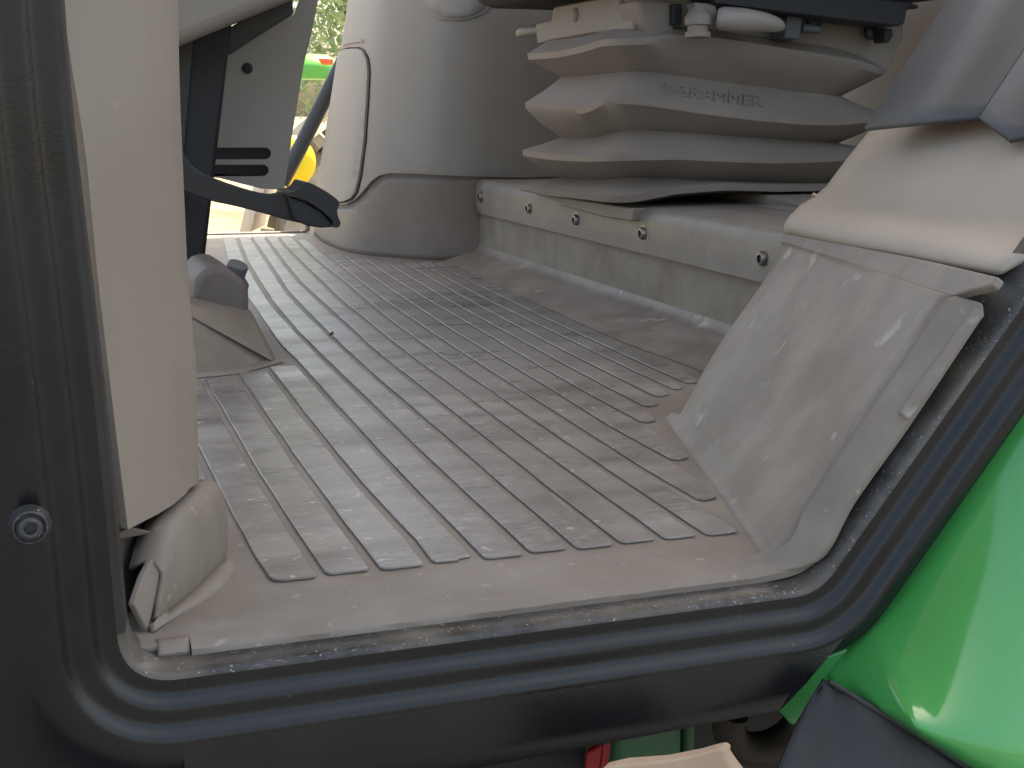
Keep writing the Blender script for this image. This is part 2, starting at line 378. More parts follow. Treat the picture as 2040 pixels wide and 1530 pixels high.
for i, p in enumerate(tp_):
    k = min(1, max(0, (i-n1)/9))
    rows[0].append(p+A(0, .0075, .0012)*(1-k)+A(-.0006, .001, .0002)*k); rows[1].append(p+A(0, .003, .0009)*(1-k)+A(-.0002, .0004, .0001)*k)
    j = A(rnd.uniform(-1, 1), 0, rnd.uniform(-1, 1))*.00025
    rows[2].append(p+A(0, -.0015, -.0014)*(1-k)+A(.0012, -.0012, -.0010)*k+j); rows[3].append(p+A(0, -.0010, -.0048)*(1-k)+A(.0040, .001, -.0032)*k+j)
obj('edge_strip', *grid(rows), MT['mat'], mat_t, ang=70)

# upturned corner of the mat against the door post
c0, c1 = at(299, 1259, ZA, 0), at(444, 1117, ZA, 0)
cd = (c1-c0)/np.linalg.norm(c1-c0); cn = np.array([cd[1], -cd[0], 0]); cn *= -1 if cn[1] > 0 else 1   # towards the camera
C_ = lambda u, v: atp(u, v, c0, cn)
bot = [C_(299, 1259), C_(340, 1222), C_(380, 1186), C_(418, 1148), C_(440, 1126)]
top = [C_(318, 1135), C_(336, 1072), C_(368, 1030), C_(405, 995), C_(432, 975)]
b2, t2 = catmull(bot, 5), catmull(top, 5)
tp = lambda i: math.sin(math.pi*min(1, max(0, i/(len(b2)-1)))*.8)
rows = [[p+cn*.011*tp(i)-A(0, 0, .0004) for i, p in enumerate(b2)], [p+cn*.0055*tp(i)+A(0, 0, .0004) for i, p in enumerate(b2)], [p+cn*.002*tp(i)+A(0, 0, .0020) for i, p in enumerate(b2)]]
for t in (.06, .25, .5, .75, .92):
    rows.append([a+(b-a)*t+cn*(.0025*math.sin(t*3.1)*math.sin(i/8)) for i, (a, b) in enumerate(zip(b2, t2))])
rows.append([p-cn*.002+A(0, 0, .0015) for p in t2]); rows.append([p-cn*.0065+A(0, 0, .0022) for p in t2]); rows.append([p-cn*.012+A(0, 0, -.001) for p in t2])
for r in rows:                                      # wrap round the post on the inner side
    e = r[-1]; 
    for k in range(1, 7):
        a = k/6*1.35; r.append(e+cd*.010*math.sin(a)-cn*.010*(1-math.cos(a))*1.0-cn*.010*max(0, k-3)/1.2+A(0, 0, -.0006*k))
obj('corner_lip', *grid(rows), MT['mat'], mat_t, solid=.0022, ang=60)
# torn inner flap of the corner
fl = [C_(300, 1262)-cn*.001, C_(282, 1205)-cn*.003, C_(300, 1150)-cn*.003, C_(336, 1070)-cn*.002, C_(318, 1140), C_(310, 1200)]
obj('corner_flap', *prism(fl, -cn*.003), MT['mat'], mat_t, bevel=.0008)
tb_ = [C_(338, 1064)-cn*.004, C_(318, 1052)-cn*.012, C_(286, 1078)-cn*.018, C_(289, 1084)-cn*.018, C_(322, 1066)-cn*.012]
obj('corner_tab', *prism(tb_, A(0, .002, -.001)), MT['mat'], mat_t, bevel=.0006)

# moulded hump under the pedals
H = lambda u, v, z: at(u, v, ZA, z)
hb0, hb1 = H(340, 752, 0), H(552, 719, 0)
r0, r1 = H(340, 608, .050), H(545, 713, .004)
k0, k1 = H(380, 590, .050), H(500, 616, .036)
bk0, bk1 = k0+A(-.05, .20, -.05), k1+A(.01, .16, -.036)
V = [hb0, hb1, r0, r1, k0, k1, bk0, bk1, hb0+A(-.05, .4, 0)]
obj('pedal_hump', V, [(0, 1, 3, 2), (2, 3, 5, 4), (4, 5, 7, 6), (1, 7, 5, 3)], MT['riser'], mat_t, bevel=.003, seg=3, ang=60)
hs = [H(330, 760, .0004), H(480, 745, .0004), H(565, 722, .0004), H(553, 712, .0014), H(470, 736, .0014), H(330, 752, .0014)]
obj('hump_border', *prism(hs, (0, 0, .0008)), MT['mat'], mat_t, bevel=.0004, seg=1)

# ================================================================ FLOOR SWITCH (boot with button)
sw = thing('floor_switch', tuple(at(450, 600, YA, 1.16)), 'brown rubber boot with a grey push button on the floor hump', 'floor switch')
bp = [at(u, v, YA, 1.15) for u, v in ((388, 566), (394, 552), (410, 536), (428, 528), (447, 531), (470, 545), (490, 560), (497, 578), (498, 640), (440, 640), (384, 620))]
V, Fs = prism(bp, (-.006, .075, .004))
obj('boot', V, Fs, MT['boot'], sw, bevel=.006, seg=3, ang=60)
ba = at(464, 556, YA, 1.17); bt = at(474, 523, YA, 1.17); ax_ = (bt-ba)
hgt = float(np.linalg.norm(ax_)); ax_ = ax_+A(0, -.006, 0)
obj('button', *lathe(ba, ax_, [(.0094, -.004), (.0094, hgt*.9), (.0088, hgt), (.0001, hgt)], 24), MT['button'], sw, ang=40)
obj('collar', *lathe(ba+A(.001, .0, -.002), ax_, [(.0148, -.012), (.0138, 0), (.0112, .003), (.0094, .003)], 24), MT['boot'], sw, ang=50)

# ================================================================ DOOR FRAME
fr = thing('door_frame', (.16, .48, -.06), 'glossy black moulded door frame with ridged sill around the opening', 'door frame')
Y0 = .506; ZB = -.0048
inner = [at(118, -700, YA, Y0), at(118, 0, YA, Y0), at(215, 820, YA, Y0), at(262, 1180, YA, Y0)]
pth = [(inner[0][0], inner[0][2]), (inner[1][0], inner[1][2]), (inner[2][0], inner[2][2]), (.0165, ZB), (.3175, ZB)]
d1, d2 = at(1702, 985, YA, Y0), at(2060, 480, YA, Y0); dd = (d2-d1); 
sx = d1[0]+dd[0]*(ZB-d1[2])/dd[2]
pth = pth[:4]+[(sx, ZB), (d1[0]+dd[0]*4, d1[2]+dd[2]*4)]
pr = round_poly(pth, [0, .2, .2, .017, .011, 0], 10, closed=False)
def offs(path, d):
    out = []
    for i, p in enumerate(path):
        a, b = path[max(i-1, 0)], path[min(i+1, len(path)-1)]
        t = (b-a)/np.linalg.norm(b-a); n = np.array([-t[1], t[0]])     # opening lies on the left of the path (counter-clockwise)
        out.append(p-n*d)
    return out
# profile: (distance outward from the opening, depth y)
sg = lambda t: 1/(1+math.exp(-t))
prof = [(-.0004, .514), (0, .505), (.0005, .4985), (.0012, .4940), (.0022, .4915)]
for d in list(np.linspace(.0032, .0285, 40)):
    prof.append((d, .4915-.0035*(1-math.exp(-(d-.0022)/.0012))*.35-.0042*sg((d-.0125)/.0010)-.0046*sg((d-.0238)/.0011)))
NL = 8
pr = [np.array(p) for p in pr]
def sweep(prof): return [[A(q[0], y, q[1]) for q in offs(pr, d)] for d, y in prof]
lrows = sweep(prof[:NL]); cutk = next(i for i, q in enumerate(pr) if q[1] < .022)
obj('post_ledge', *grid([r[:cutk+1] for r in lrows]), MT['blackm'], fr, ang=75)
obj('sill_ledge', *grid([r[cutk:] for r in lrows]), MT['ledge'], fr, ang=75)
obj('frame_moulding', *grid(sweep(prof[NL-1:])), MT['black'], fr, ang=75)
ol = offs(pr, .0285)
ylast = prof[-1][1]
# skirt below the sill: from the moulding down to its lower edge
i0 = min(range(len(ol)), key=lambda i: abs(ol[i][0]-(-.03)) + (0 if ol[i][1] < .02 else 9))
lowz = lambda x: -.068+.025*x
xr = at(1566, 1404, YA, .473)[0]
kb = [i for i, p in enumerate(ol) if p[1] < -.0325]
kc = next(i for i in range(kb[0], len(ol)) if abs(ol[i][1]-ol[i+1][1]) < 1e-5)
sk = [p for i, p in enumerate(ol) if i >= kc and p[0] < xr+.036 and i <= kb[-1]+12]
rows = [[A(p[0], ylast, p[1]) for p in sk]]
for t, y in ((.25, ylast-.0012), (.6, ylast-.002), (.95, ylast-.0015), (1.0, ylast+.001), (1.0, ylast+.02)):
    rows.append([A(p[0]+(min(p[0], xr)-p[0])*t, y, p[1]+(lowz(min(p[0], xr))-p[1])*t) for p in sk])
obj('sill_skirt', *grid(rows), MT['black'], fr, ang=60)
# outer plate of the front post, at the left edge
rows = [[A(q[0], ylast+y, q[1]) for q in offs(pr, .0285+d)[:kc+1]] for d, y in ((0, 0), (.005, -.0008), (.010, .0010), (.016, .0035), (.03, .006), (.16, .02))]
obj('post_plate', *grid(rows), MT['black'], fr, ang=60)
# flange on the right where the frame meets the fender
rp = [p for p in ol if p[0] > .31]
rows = [[A(p[0], ylast, p[1]) for p in rp], [A(p[0]+.0045, ylast+.0002, p[1]-.0035) for p in rp], [A(p[0]+.007, ylast+.004, p[1]-.0052) for p in rp], [A(p[0]+.008, ylast+.03, p[1]-.006) for p in rp]]
obj('fender_flange', *grid(rows), MT['black'], fr, ang=60)
bc = at(58, 1062, YA, .463)
obj('bolt', *lathe(bc+A(0, .012, 0), (0.05, -1, .03), [(.0074, .002), (.0066, .005), (.0060, .0066), (.0054, .0069), (.0047, .0058), (.0043, .0058), (.0040, .0080), (.0031, .0085), (.0022, .0083), (.0020, .0058), (.0001, .0058)], 28), MT['ledge'], fr, ang=40)

# ================================================================ DOOR POST TRIM (beige)
pt_rows = []
Lt = [(118, 0), (140, 150), (165, 300), (190, 560), (222, 830), (250, 1056)]
Rt = [(353, 0), (356, 150), (361, 300), (372, 560), (387, 700), (393, 950)]
def uof(tr, v): return float(np.interp(v, [p[1] for p in tr], [p[0] for p in tr]))
YL, YR = .5215, .585
for v in [-900, -500, -200]+list(range(0, 1060, 66))+[1056]:
    uL = uof(Lt, v) if v >= 0 else 118+v*.05
    P0 = at(uL, v, YA, YL); z = P0[2]
    # right side at the same height
    vR = v
    for _ in range(4):
        uR = uof(Rt, vR) if vR >= 0 else 353+vR*.01
        P1 = at(uR, vR, YA, YR); vR += (P1[2]-z)*F_PX/.62
    P1 = A(P1[0], P1[1], z)
    d = P1-P0; n = np.array([d[1], -d[0], 0]); n /= np.linalg.norm(n)
    if n[1] > 0: n = -n
    row = [P0+A(-.004, .06, 0), P0+A(-.0015, .004, 0), P0+A(0.001, .0005, 0)]
    for t in (.12, .3, .5, .7, .86): row.append(P0+d*t+n*.0045*math.sin(math.pi*min(1, t*1.05))+A(.0015*math.exp(-((z-.12)/.02)**2)*t, 0, 0))
    row += [P0+d*.95+n*.0025, P1, P1+A(.0012, .010, 0), P1+A(-.001, .03, 0), P1+A(-.004, .07, 0), P1+A(-.05, .09, 0)]
    pt_rows.append(row)
V, Fs = grid(pt_rows)
post = obj('door_post_trim', V, Fs, MT['beige'], None, ang=70)
tag(post, 'beige grained plastic cover on the front door post', 'post trim')
# dark post behind the trim, seen under its cut end
tag(obj('door_post_core', *prism([A(-.02, .545, -.02), A(.016, .540, -.02), A(.043, .592, -.02), A(.045, .66, -.02), A(-.02, .66, -.02)], (0, 0, .12)), MT['boot'], bevel=.003), 'dark brown post foot under the beige door post cover', 'door post')

# ================================================================ SEAT PLATFORM
pf = thing('seat_platform', (.85, 1.35, .06), 'grey steel seat platform with a bolted front flange', 'seat platform')
fx = RX0-.006
py0, py1 = .84, 1.768
prof_f = [(fx+.003, .0685), (fx, .0690), (fx-.0002, .080), (fx-.0002, .100), (fx+.0008, .1075), (fx+.0045, .1125), (fx+.010, .1140), (fx+.10, .1142), (fx+.50, .1146)]
obj('front_flange', *grid([[A(x, y, z+.0025*math.exp(-((y-1.52)/.12)**2)*(z > .1)) for y in np.linspace(py0, py1, 26)] for x, z in prof_f]), MT['flange'], pf, solid=.002, soff=0, ang=50)
obj('support_box', *box((fx+.014, py0, -.005), (1.10, py1-.006, .105)), MT['dark'], pf)
for u, v in ((960, 392), (1056, 415), (1150, 438), (1283, 465), (1522, 515)):
    p = at(u, v, XA, fx-.0003)
    b_ = obj('bolt', *lathe(p, (-1, 0, 0), [(.0088, 0), (.0088, .0012), (.0066, .0013), (.0064, .0030), (.0052, .0046), (.0034, .0050), (.0033, .0020), (.0001, .0020)], 20), MT['steel'], pf, ang=40)
    obj('hex_socket', *lathe(p+A(-.0021, 0, 0), (-1, 0, 0), [(.0031, 0), (.0031, .0008), (.0001, .0008)], 6), MT['socket'], b_, ang=20)
# stepped bracket under the bellows, domed plate and block on the platform
bb = [at(u, v, XA, fx-.010) for u, v in ((1108, 392), (1262, 415), (1258, 441), (1200, 432), (1118, 410))]
obj('bracket', *prism(bb, (.014, 0, 0)), MT['bellows'], pf, bevel=.0015)
dm = [at(u, v, XA, .70) for u, v in ((1335, 424), (1360, 400), (1400, 388), (1450, 383), (1510, 386), (1560, 395), (1610, 410), (1610, 440), (1335, 440))]
obj('domed_plate', *prism(dm, (.06, 0, 0)), MT['bellows'], pf, bevel=.003)
bl = [at(u, v, XA, .675) for u, v in ((1482, 436), (1508, 408), (1600, 418), (1600, 450), (1482, 450))]
obj('block', *prism(bl, (.02, 0, 0)), MT['flange'], pf, bevel=.001)

# ================================================================ SEAT SUSPENSION
se = thing('driver_seat', (.70, 1.36, .115), 'driver seat suspension with taupe rubber bellows on the grey platform', 'seat')
def plan(off, x0=.553, x1=.852, ya=1.215, yb=1.507, rn=.055, rf=.02, n=7):
    """rounded outline seen from above, starting at the far front corner, near corner in front"""
    x0 -= off; x1 += off; ya -= off; yb += off
    c = [(x0, yb), (x0, ya), (x1, ya), (x1, yb)]
    q = round_poly(c, [rf, rn, rn, rf], n)
    i = min(range(len(q)), key=lambda k: (q[k][0]-x0)**2+(q[k][1]-yb)**2)
    q = q[i:]+q[:i]
    out = []
    for k in range(len(q)):                              # resample straight stretches
        a, b = q[k], q[(k+1) % len(q)]; m = 20 if np.linalg.norm(b-a) > .08 else 1
        out += [a+(b-a)*t/m for t in range(m)]
    return out
def zfrom(x, y, tr, z0):
    z = z0
    for _ in range(4):
        u, _v = px((x, y, z)); v = interp(tr, u)
        p, q = A(x, y, 0), A(x, y, .4)
        lo, hi = 0., .45                                  # bisect on v (v falls as z grows)
        for _k in range(26):
            m_ = (lo+hi)/2
            if px((x, y, m_))[1] > v: lo = m_
            else: hi = m_
        z = (lo+hi)/2
    return z
def ring(off, tr, dz=0., z0=.2, push=None):
    P = plan(off); r = []
    zf = zfrom(P[0][0], P[0][1], tr, z0)
    for x, y in P:
        vis = (y < 1.30) or (x < .60)
        z = zfrom(x, y, tr, z0) if vis else None
        r.append([x, y, z])
    # hidden back: blend between the last visible heights
    known = [i for i in range(len(r)) if r[i][2] is not None]
    n = len(r)
    for i in range(n):
        if r[i][2] is None:
            a = max(k for k in known if k < i) if any(k < i for k in known) else known[-1]-n
            b = min((k for k in known if k > i), default=known[0]+n)
            t = (i-a)/(b-a); r[i][2] = r[a % n][2]*(1-t)+r[b % n][2]*t
    return [A(x, y, z+dz) for x, y, z in r]
tr_top = [(1040, 62), (1100, 50), (1200, 34), (1300, 10), (1330, 20), (1500, 40), (1700, 62), (1780, 70)]
tr_f1 = [(1040, 112), (1060, 112), (1110, 108), (1160, 97), (1200, 84), (1300, 80), (1330, 74), (1420, 80), (1500, 92), (1600, 108), (1700, 124), (1760, 142)]
tr_v1 = [(1070, 156), (1090, 155), (1150, 152), (1200, 147), (1260, 141), (1300, 143), (1400, 158), (1500, 171), (1600, 184), (1720, 196)]
tr_f2 = [(1030, 210), (1045, 210), (1100, 216), (1158, 220), (1180, 213), (1205, 199), (1250, 199), (1300, 204), (1400, 219), (1500, 232), (1600, 241), (1680, 242), (1750, 234)]
tr_v2 = [(1060, 262), (1078, 262), (1120, 274), (1160, 277), (1200, 270), (1240, 260), (1280, 259), (1400, 266), (1560, 278), (1720, 288)]
tr_f3 = [(1025, 304), (1040, 304), (1100, 312), (1170, 315), (1260, 312), (1350, 310), (1450, 315), (1550, 318), (1650, 315), (1750, 308)]
tr_v3 = [(1070, 346), (1080, 345), (1110, 352), (1160, 358), (1220, 356), (1270, 352), (1360, 356), (1500, 362), (1640, 368), (1720, 368)]
tr_p = [(1030, 378), (1045, 378), (1090, 388), (1150, 393), (1200, 400), (1255, 402), (1300, 394), (1350, 384), (1450, 377), (1550, 380), (1650, 378), (1740, 372)]
PO, VI = .012, -.022
R_top = ring(-.030, tr_top, 0, .29)
r1 = ring(PO-.002, tr_f1, .003, .27); r1b = ring(PO-.003, tr_f1, -.004, .27)
v1 = ring(VI, tr_v1, 0, .24)
r2 = ring(PO, tr_f2, .003, .21); r2b = ring(PO-.001, tr_f2, -.004, .21)
v2 = ring(VI, tr_v2, 0, .18)
r3 = ring(PO+.002, tr_f3, .003, .16); r3b = ring(PO+.001, tr_f3, -.004, .16)
v3 = ring(VI, tr_v3, 0, .135)
def mid(a, b, bulge, t=.5):
    """a row between two rings, swelling outwards"""
    out = []; n = len(a); c = sum(a)/n
    for p, q in zip(a, b):
        m_ = p+(q-p)*t; d = m_-c; d[2] = 0; d /= max(1e-6, np.linalg.norm(d)); out.append(m_+d*bulge)
    return out
fold1 = [R_top, mid(R_top, r1, -.004), r1, r1b, mid(r1b, v1, .001), v1]
fold2 = [v1, mid(v1, r2, -.002), r2, r2b, mid(r2b, v2, .004), v2]
fold3 = [v2, mid(v2, r3, -.002), r3, r3b, mid(r3b, v3, .004), v3]
pad_t = ring(PO+.006, tr_p, .006, .12); pad_b = ring(PO+.004, tr_p, -.001, .12)
pad = [v3, mid(v3, pad_t, -.002), pad_t, pad_b, [p+A(0, 0, -.002) for p in ring(-.03, tr_p, -.002, .12)]]
for nm, rr in (('bellows_fold', fold1), ('bellows_fold', fold2), ('bellows_fold', fold3), ('bellows_foot', pad)):
    o_ = obj(nm, *grid(rr, cl_u=True), MT['bellows'], se, ang=38)
# embossed maker's lettering on the second fold
Vb, Fb = grid(fold2, cl_u=True); bvh = BVHTree.FromPolygons([tuple(p) for p in Vb], Fb)
def onto(u, v, lift):
    d = ray(u, v); h, n, i, t = bvh.ray_cast(Vector(CAM), Vector(d))
    if h is None: return None
    if n.dot(Vector(d)) > 0: n = -n
    return np.array(h)+np.array(n)*lift
cu = bpy.data.curves.new('lettering_curve', 'FONT'); cu.body = 'GRAMMER'; cu.size = 1; cu.resolution_u = 2; cu.offset = 0.0
to = bpy.data.objects.new('lettering_tmp', cu); SC.collection.objects.link(to)
dg = bpy.context.evaluated_depsgraph_get(); tm = bpy.data.meshes.new_from_object(to.evaluated_get(dg))
bpy.data.objects.remove(to)
tx = [v.co.x for v in tm.vertices]; x0, x1 = min(tx), max(tx); ty = [v.co.y for v in tm.vertices]; ty0, ty1 = min(ty), max(ty)
bm = bmesh.new(); bm.from_mesh(tm); bmesh.ops.remove_doubles(bm, verts=bm.verts, dist=1e-4)
ok = True
def uvmap(x, y):
    s = (x-x0)/(x1-x0); t = (y-ty0)/(ty1-ty0)
    ub, vb = 1346+172*s, 192+23*s; return ub+2*t, vb-22*t
low = {v: onto(*uvmap(v.co.x, v.co.y), -.0004) for v in bm.verts}
geo_ = bmesh.ops.extrude_face_region(bm, geom=bm.faces[:])
newv = [e for e in geo_['geom'] if isinstance(e, bmesh.types.BMVert)]
hi = {v: onto(*uvmap(v.co.x, v.co.y), .0019) for v in newv}
for dct in (low, hi):
    for v, p in dct.items():
        if p is not None and v.is_valid: v.co = Vector(p)
bm.verts.index_update(); bm.verts.ensure_lookup_table()
V = [np.array(v.co) for v in bm.verts]; Fs = [[v.index for v in f.verts] for f in bm.faces]; bm.free()
let = obj('embossed_lettering', V, Fs, MT['bellows'], se, ang=40)
def decal(polys, lift):
    V, Fs = [], []
    for P in polys:
        lo_ = [onto(u, v, -.0004) for u, v in P]; hi_ = [onto(u, v, lift) for u, v in P]
        k = len(V); n = len(P); V += lo_+hi_
        Fs += [tuple(range(k+n, k+2*n))]+[(k+i, k+(i+1) % n, k+n+(i+1) % n, k+n+i) for i in range(n)]
    return V, Fs
arc_ = [(1328+16*math.cos(a), 178+14*math.sin(a)) for a in np.linspace(1.2, 4.6, 14)]+[(1328+12*math.cos(a), 178+10.5*math.sin(a)) for a in np.linspace(4.6, 1.2, 14)]
polys = [arc_]
for a in (-1.3, -.85, -.4, .05, .5):
    c, s = math.cos(a), math.sin(a); P = [(2, -1.3), (15, -2.2), (15, 1.2), (2, 1.0)]
    polys.append([(1326+c*x-s*y, 182+.88*(s*x+c*y)) for x, y in P])
obj('embossed_emblem', *decal(polys, .0013), MT['bellows'], se, ang=40)
# top frame of the suspension
tz = .300
YS = 1.192
def S(u, v, y=YS): return at(u, v, YA, y)
fp = [at(u, v, XA, .560) for u, v in ((1070, 88), (1066, 48), (1098, 40), (1102, 14), (1245, -14), (1260, -6), (1262, 60), (1180, 66), (1100, 80))]
obj('front_plate', *prism(fp, (.02, 0, 0)), MT['bellows'], se, bevel=.002)
sp = [S(u, v, 1.215) for u, v in ((1268, 0), (1345, 2), (1345, 72), (1330, 90), (1300, 78), (1280, 40))]
obj('corner_plate', *prism(sp, (0, .05, 0)), MT['bellows'], se, bevel=.003)
sb = [S(u, v, 1.222) for u, v in ((1262, -30), (1800, 20), (1800, 75), (1768, 140), (1765, 145), (1640, 118), (1500, 98), (1400, 85), (1330, 82), (1300, 60))]
obj('side_plate', *prism(sb, (0, .03, 0)), MT['bellows'], se, bevel=.002)
for u, v in ((1147, 30), (1237, 8)):
    p = at(u, v, XA, .560)
    obj('rivet', *lathe(p+A(.002, 0, 0), (-1, .1, 0), [(.0085, 0), (.008, .003), (.005, .0055), (.0001, .006)], 16), MT['bellows'], se)
obj('lever', *tube([at(1076, 60, XA, .57), at(1050, 62, XA, .562), at(1036, 66, XA, .558), at(1031, 68, XA, .557)], [.0065, .0065, .006, .003], 12), MT['flange'], se, ang=60)
rl = [S(u, v, 1.168) for u, v in ((1425, 8), (1540, 22), (1700, 42), (1790, 52), (1803, 46), (1806, 24), (1812, 14), (1828, 18), (1832, 12), (1812, 4), (1660, -14), (1500, -40), (1400, -40))]
obj('slide_rail', *prism(rl, (.0, .045, 0)), MT['dark'], se, bevel=.0015)
obj('cushion', *box((.50, 1.13, .335), (.98, 1.62, .44)), MT['seat'], se, bevel=.03, seg=3)
hp = [S(1345, 16), S(1400, 14), S(1440, 18)]
# height-adjuster handle: tapered, pointing to the rear
ha = [S(1428, 36, 1.165), S(1440, 37, 1.163), S(1480, 40, 1.16), S(1520, 44, 1.16), S(1548, 50, 1.162), S(1560, 55, 1.164)]
hr = [.0085, .0112, .0115, .0095, .0072, .003]
hv, hf = tube(catmull(ha, 4), [float(np.interp(i, [0, 4, 8, 12, 16, 20], hr)) for i in range(21)], 14)
obj('handle', hv, hf, MT['console'], se, ang=70)
obj('handle_pivot', *lathe(S(1390, 60, 1.168), (0, .05, 1), [(.006, -.008), (.0125, -.007), (.0125, -.002), (.010, -.0015), (.010, .004), (.0125, .0045), (.0128, .012), (.011, .015), (.006, .022), (.0001, .022)], 22), MT['bellows'], se, ang=45)
obj('pivot_bracket', *prism([S(1384, 4, 1.175), S(1428, 8, 1.175), S(1432, 52, 1.175), S(1404, 52, 1.175), S(1392, 30, 1.175)], (0, .02, 0)), MT['flange'], se, bevel=.002)
obj('pivot_slot', *prism([S(1340, 8, 1.205), S(1360, 8, 1.205), S(1358, 50, 1.205), S(1340, 50, 1.205)], (0, .008, 0)), MT['dark'], se, bevel=.001)
for u, v in ((1533, 30), (1620, 42), (1733, 64)):
    obj('bolt', *lathe(S(u, v, 1.212), (0, -1, 0), [(.0085, 0), (.008, .005), (.004, .007), (.0001, .007)], 14), MT['pedal'], se)
obj('latch', *prism([S(u, v, 1.185) for u, v in ((1570, 30), (1600, 34), (1597, 62), (1592, 80), (1563, 76), (1566, 48))], (0, .03, 0)), MT['blackp'], se, bevel=.0015)
obj('latch_lever', *lathe(S(1597, 56, 1.188), (1, -.05, -.06), [(.0045, 0), (.005, .004), (.0045, .020), (.002, .022)], 12), MT['blackp'], se)
obj('rail_stop', *prism([S(u, v, 1.19) for u, v in ((1762, 55), (1778, 58), (1780, 72), (1770, 86), (1762, 84))], (0, .02, 0)), MT['dark'], se, bevel=.001)

# ================================================================ RIGHT-HAND CONSOLE
class Surf:
    def __init__(s, bot, top, z1, n=16):
        s.B = catmull(bot, n); s.T = catmull(top, n); s.z1 = z1; s.n = len(s.B)-1; s.sg = 1
        s.sg = 1 if s.nrm(.55, .5)@(CAM-s.pos(.55, .5)) > 0 else -1
        s.g = [(a, b) for a in np.linspace(0, 1, 121) for b in np.linspace(0, 1.5, 31)]
        s.gp = np.array([px(s.pos(a, b)) for a, b in s.g])
    def pos(s, a, b):
        k = min(max(a, 0), 1)*s.n; i = min(int(k), s.n-1); t = k-i
        p = s.B[i]*(1-t)+s.B[i+1]*t; q = s.T[i]*(1-t)+s.T[i+1]*t; r = p+(q-p)*b
        return A(r[0], r[1], s.z1*b)
    def nrm(s, a, b):
        e = 1e-3; n = np.cross(s.pos(min(a+e, 1), b)-s.pos(max(a-e, 0), b), s.pos(a, b+e)-s.pos(a, b-e)); n /= np.linalg.norm(n)+1e-12
        return n*s.sg
    def inv(s, u, v):
        A0 = .30
        d = ((s.gp-np.array([u, v]))**2).sum(1)+np.array([1e9 if q[0] < A0 else 0 for q in s.g]); a, b = s.g[int(d.argmin())]
        for _ in range(12):
            p = np.array(px(s.pos(a, b))); e = 2e-3
            J = np.array([(np.array(px(s.pos(a+e, b)))-p)/e, (np.array(px(s.pos(a, b+e)))-p)/e]).T
            try: da, db = np.linalg.solve(J, np.array([u, v])-p)
            except Exception: break
            a = min(max(a+max(-.05, min(.05, da)), A0-.02), .999); b = min(max(b+max(-.1, min(.1, db)), -.2), 1.6)
        return a, b
def patch(name, surf, poly, mat, parent, lift=0., thick=.004, step=(.012, .05), bevel=0):
    P = []
    for p in poly: P.append(np.array(p[1:], float) if p[0] == 'st' else np.array(surf.inv(*p)))
    dense = []
    for i in range(len(P)):
        a, b = P[i], P[(i+1) % len(P)]; m = max(1, int(max(abs(b-a)/np.array(step))))
        dense += [a+(b-a)*k/m for k in range(m)]
    n = len(dense); pts = [Vector((p[0], p[1])) for p in dense]; lo = np.min(dense, 0); hi = np.max(dense, 0)
    def inside(x, y):
        c = False
        for i in range(n):
            x1_, y1_ = dense[i]; x2_, y2_ = dense[i-1]
            if (y1_ > y) != (y2_ > y) and x < (x2_-x1_)*(y-y1_)/(y2_-y1_)+x1_: c = not c
        return c
    for x in np.arange(lo[0]+step[0]/2, hi[0], step[0]):
        for y in np.arange(lo[1]+step[1]/2, hi[1], step[1]):
            if inside(x, y) and min(abs(d_[0]-x)/step[0]+abs(d_[1]-y)/step[1] for d_ in dense) > .5: pts.append(Vector((x, y)))
    vs, es, fs, *_ = delaunay_2d_cdt(pts, [(i, (i+1) % n) for i in range(n)], [], 1, 1e-5)
    V = []; 
    for v in vs: V.append(surf.pos(v.x, v.y)+surf.nrm(v.x, v.y)*lift)
    o = obj(name, V, fs, mat, parent, ang=50)
    # orient towards the camera, then give it thickness backwards
    me = o.data; s = sum((np.array(me.vertices[p.vertices[0]].co)+np.array(WLOC[o.name])-CAM)@np.array(p.normal) for p in me.polygons)
    if s > 0: me.flip_normals()
    m = o.modifiers.new('s', 'SOLIDIFY'); m.thickness = thick; m.offset = -1
    if bevel:
        m = o.modifiers.new('b', 'BEVEL'); m.width = bevel; m.segments = 3; m.limit_method = 'ANGLE'; m.angle_limit = math.radians(50)
    return o
cb = [(.62, 2.38), (.49, 2.35), (.425, 2.28), (.403, 2.14), (.400, 2.01), (.414, 1.90), (.470, 1.815), (.530, 1.775), (.62, 1.763), (.80, 1.76), (1.12, 1.76)]
ct = [(.68, 2.38), (.56, 2.35), (.487, 2.28), (.464, 2.14), (.456, 2.01), (.463, 1.90), (.502, 1.815), (.545, 1.775), (.62, 1.763), (.80, 1.76), (1.12, 1.76)]
CS = Surf([A(*p) for p in cb], [A(*p) for p in ct], .33)
cns = thing('right_console', (.55, 1.95, 0), 'warm grey moulded side console beyond the seat with brown skirt', 'console')
seam = [(668, 413), (688, 411), (706, 402), (722, 386), (738, 366), (754, 354), (776, 349), (830, 350), (900, 354), (960, 356), (1050, 358)]
sx_ = CS.inv(1050, 358)
lowp = [('st', .05, 0), ('st', .05, CS.inv(668, 413)[1])]+seam+[('st', .98, sx_[1]), ('st', .98, 0)]
patch('skirt', CS, lowp, MT['skirt'], cns, -.004, .004)
gapd = [(690, 95), (716, 94), (727, 98), (736, 116), (739, 140), (737, 190), (731, 280), (722, 350), (714, 384), (704, 398), (690, 404), (668, 407)]
up = [('st', .05, 1.55), ('st', .05, CS.inv(690, 95)[1])]+gapd+[('st', .05, CS.inv(668, 407)[1]), ('st', .05, CS.inv(668, 410)[1])]+[(u, v-4) for u, v in seam]+[('st', .98, sx_[1]+.015), ('st', .98, 1.55)]
body = patch('upper_panel', CS, up, MT['console'], cns, 0, .004, bevel=.0015)
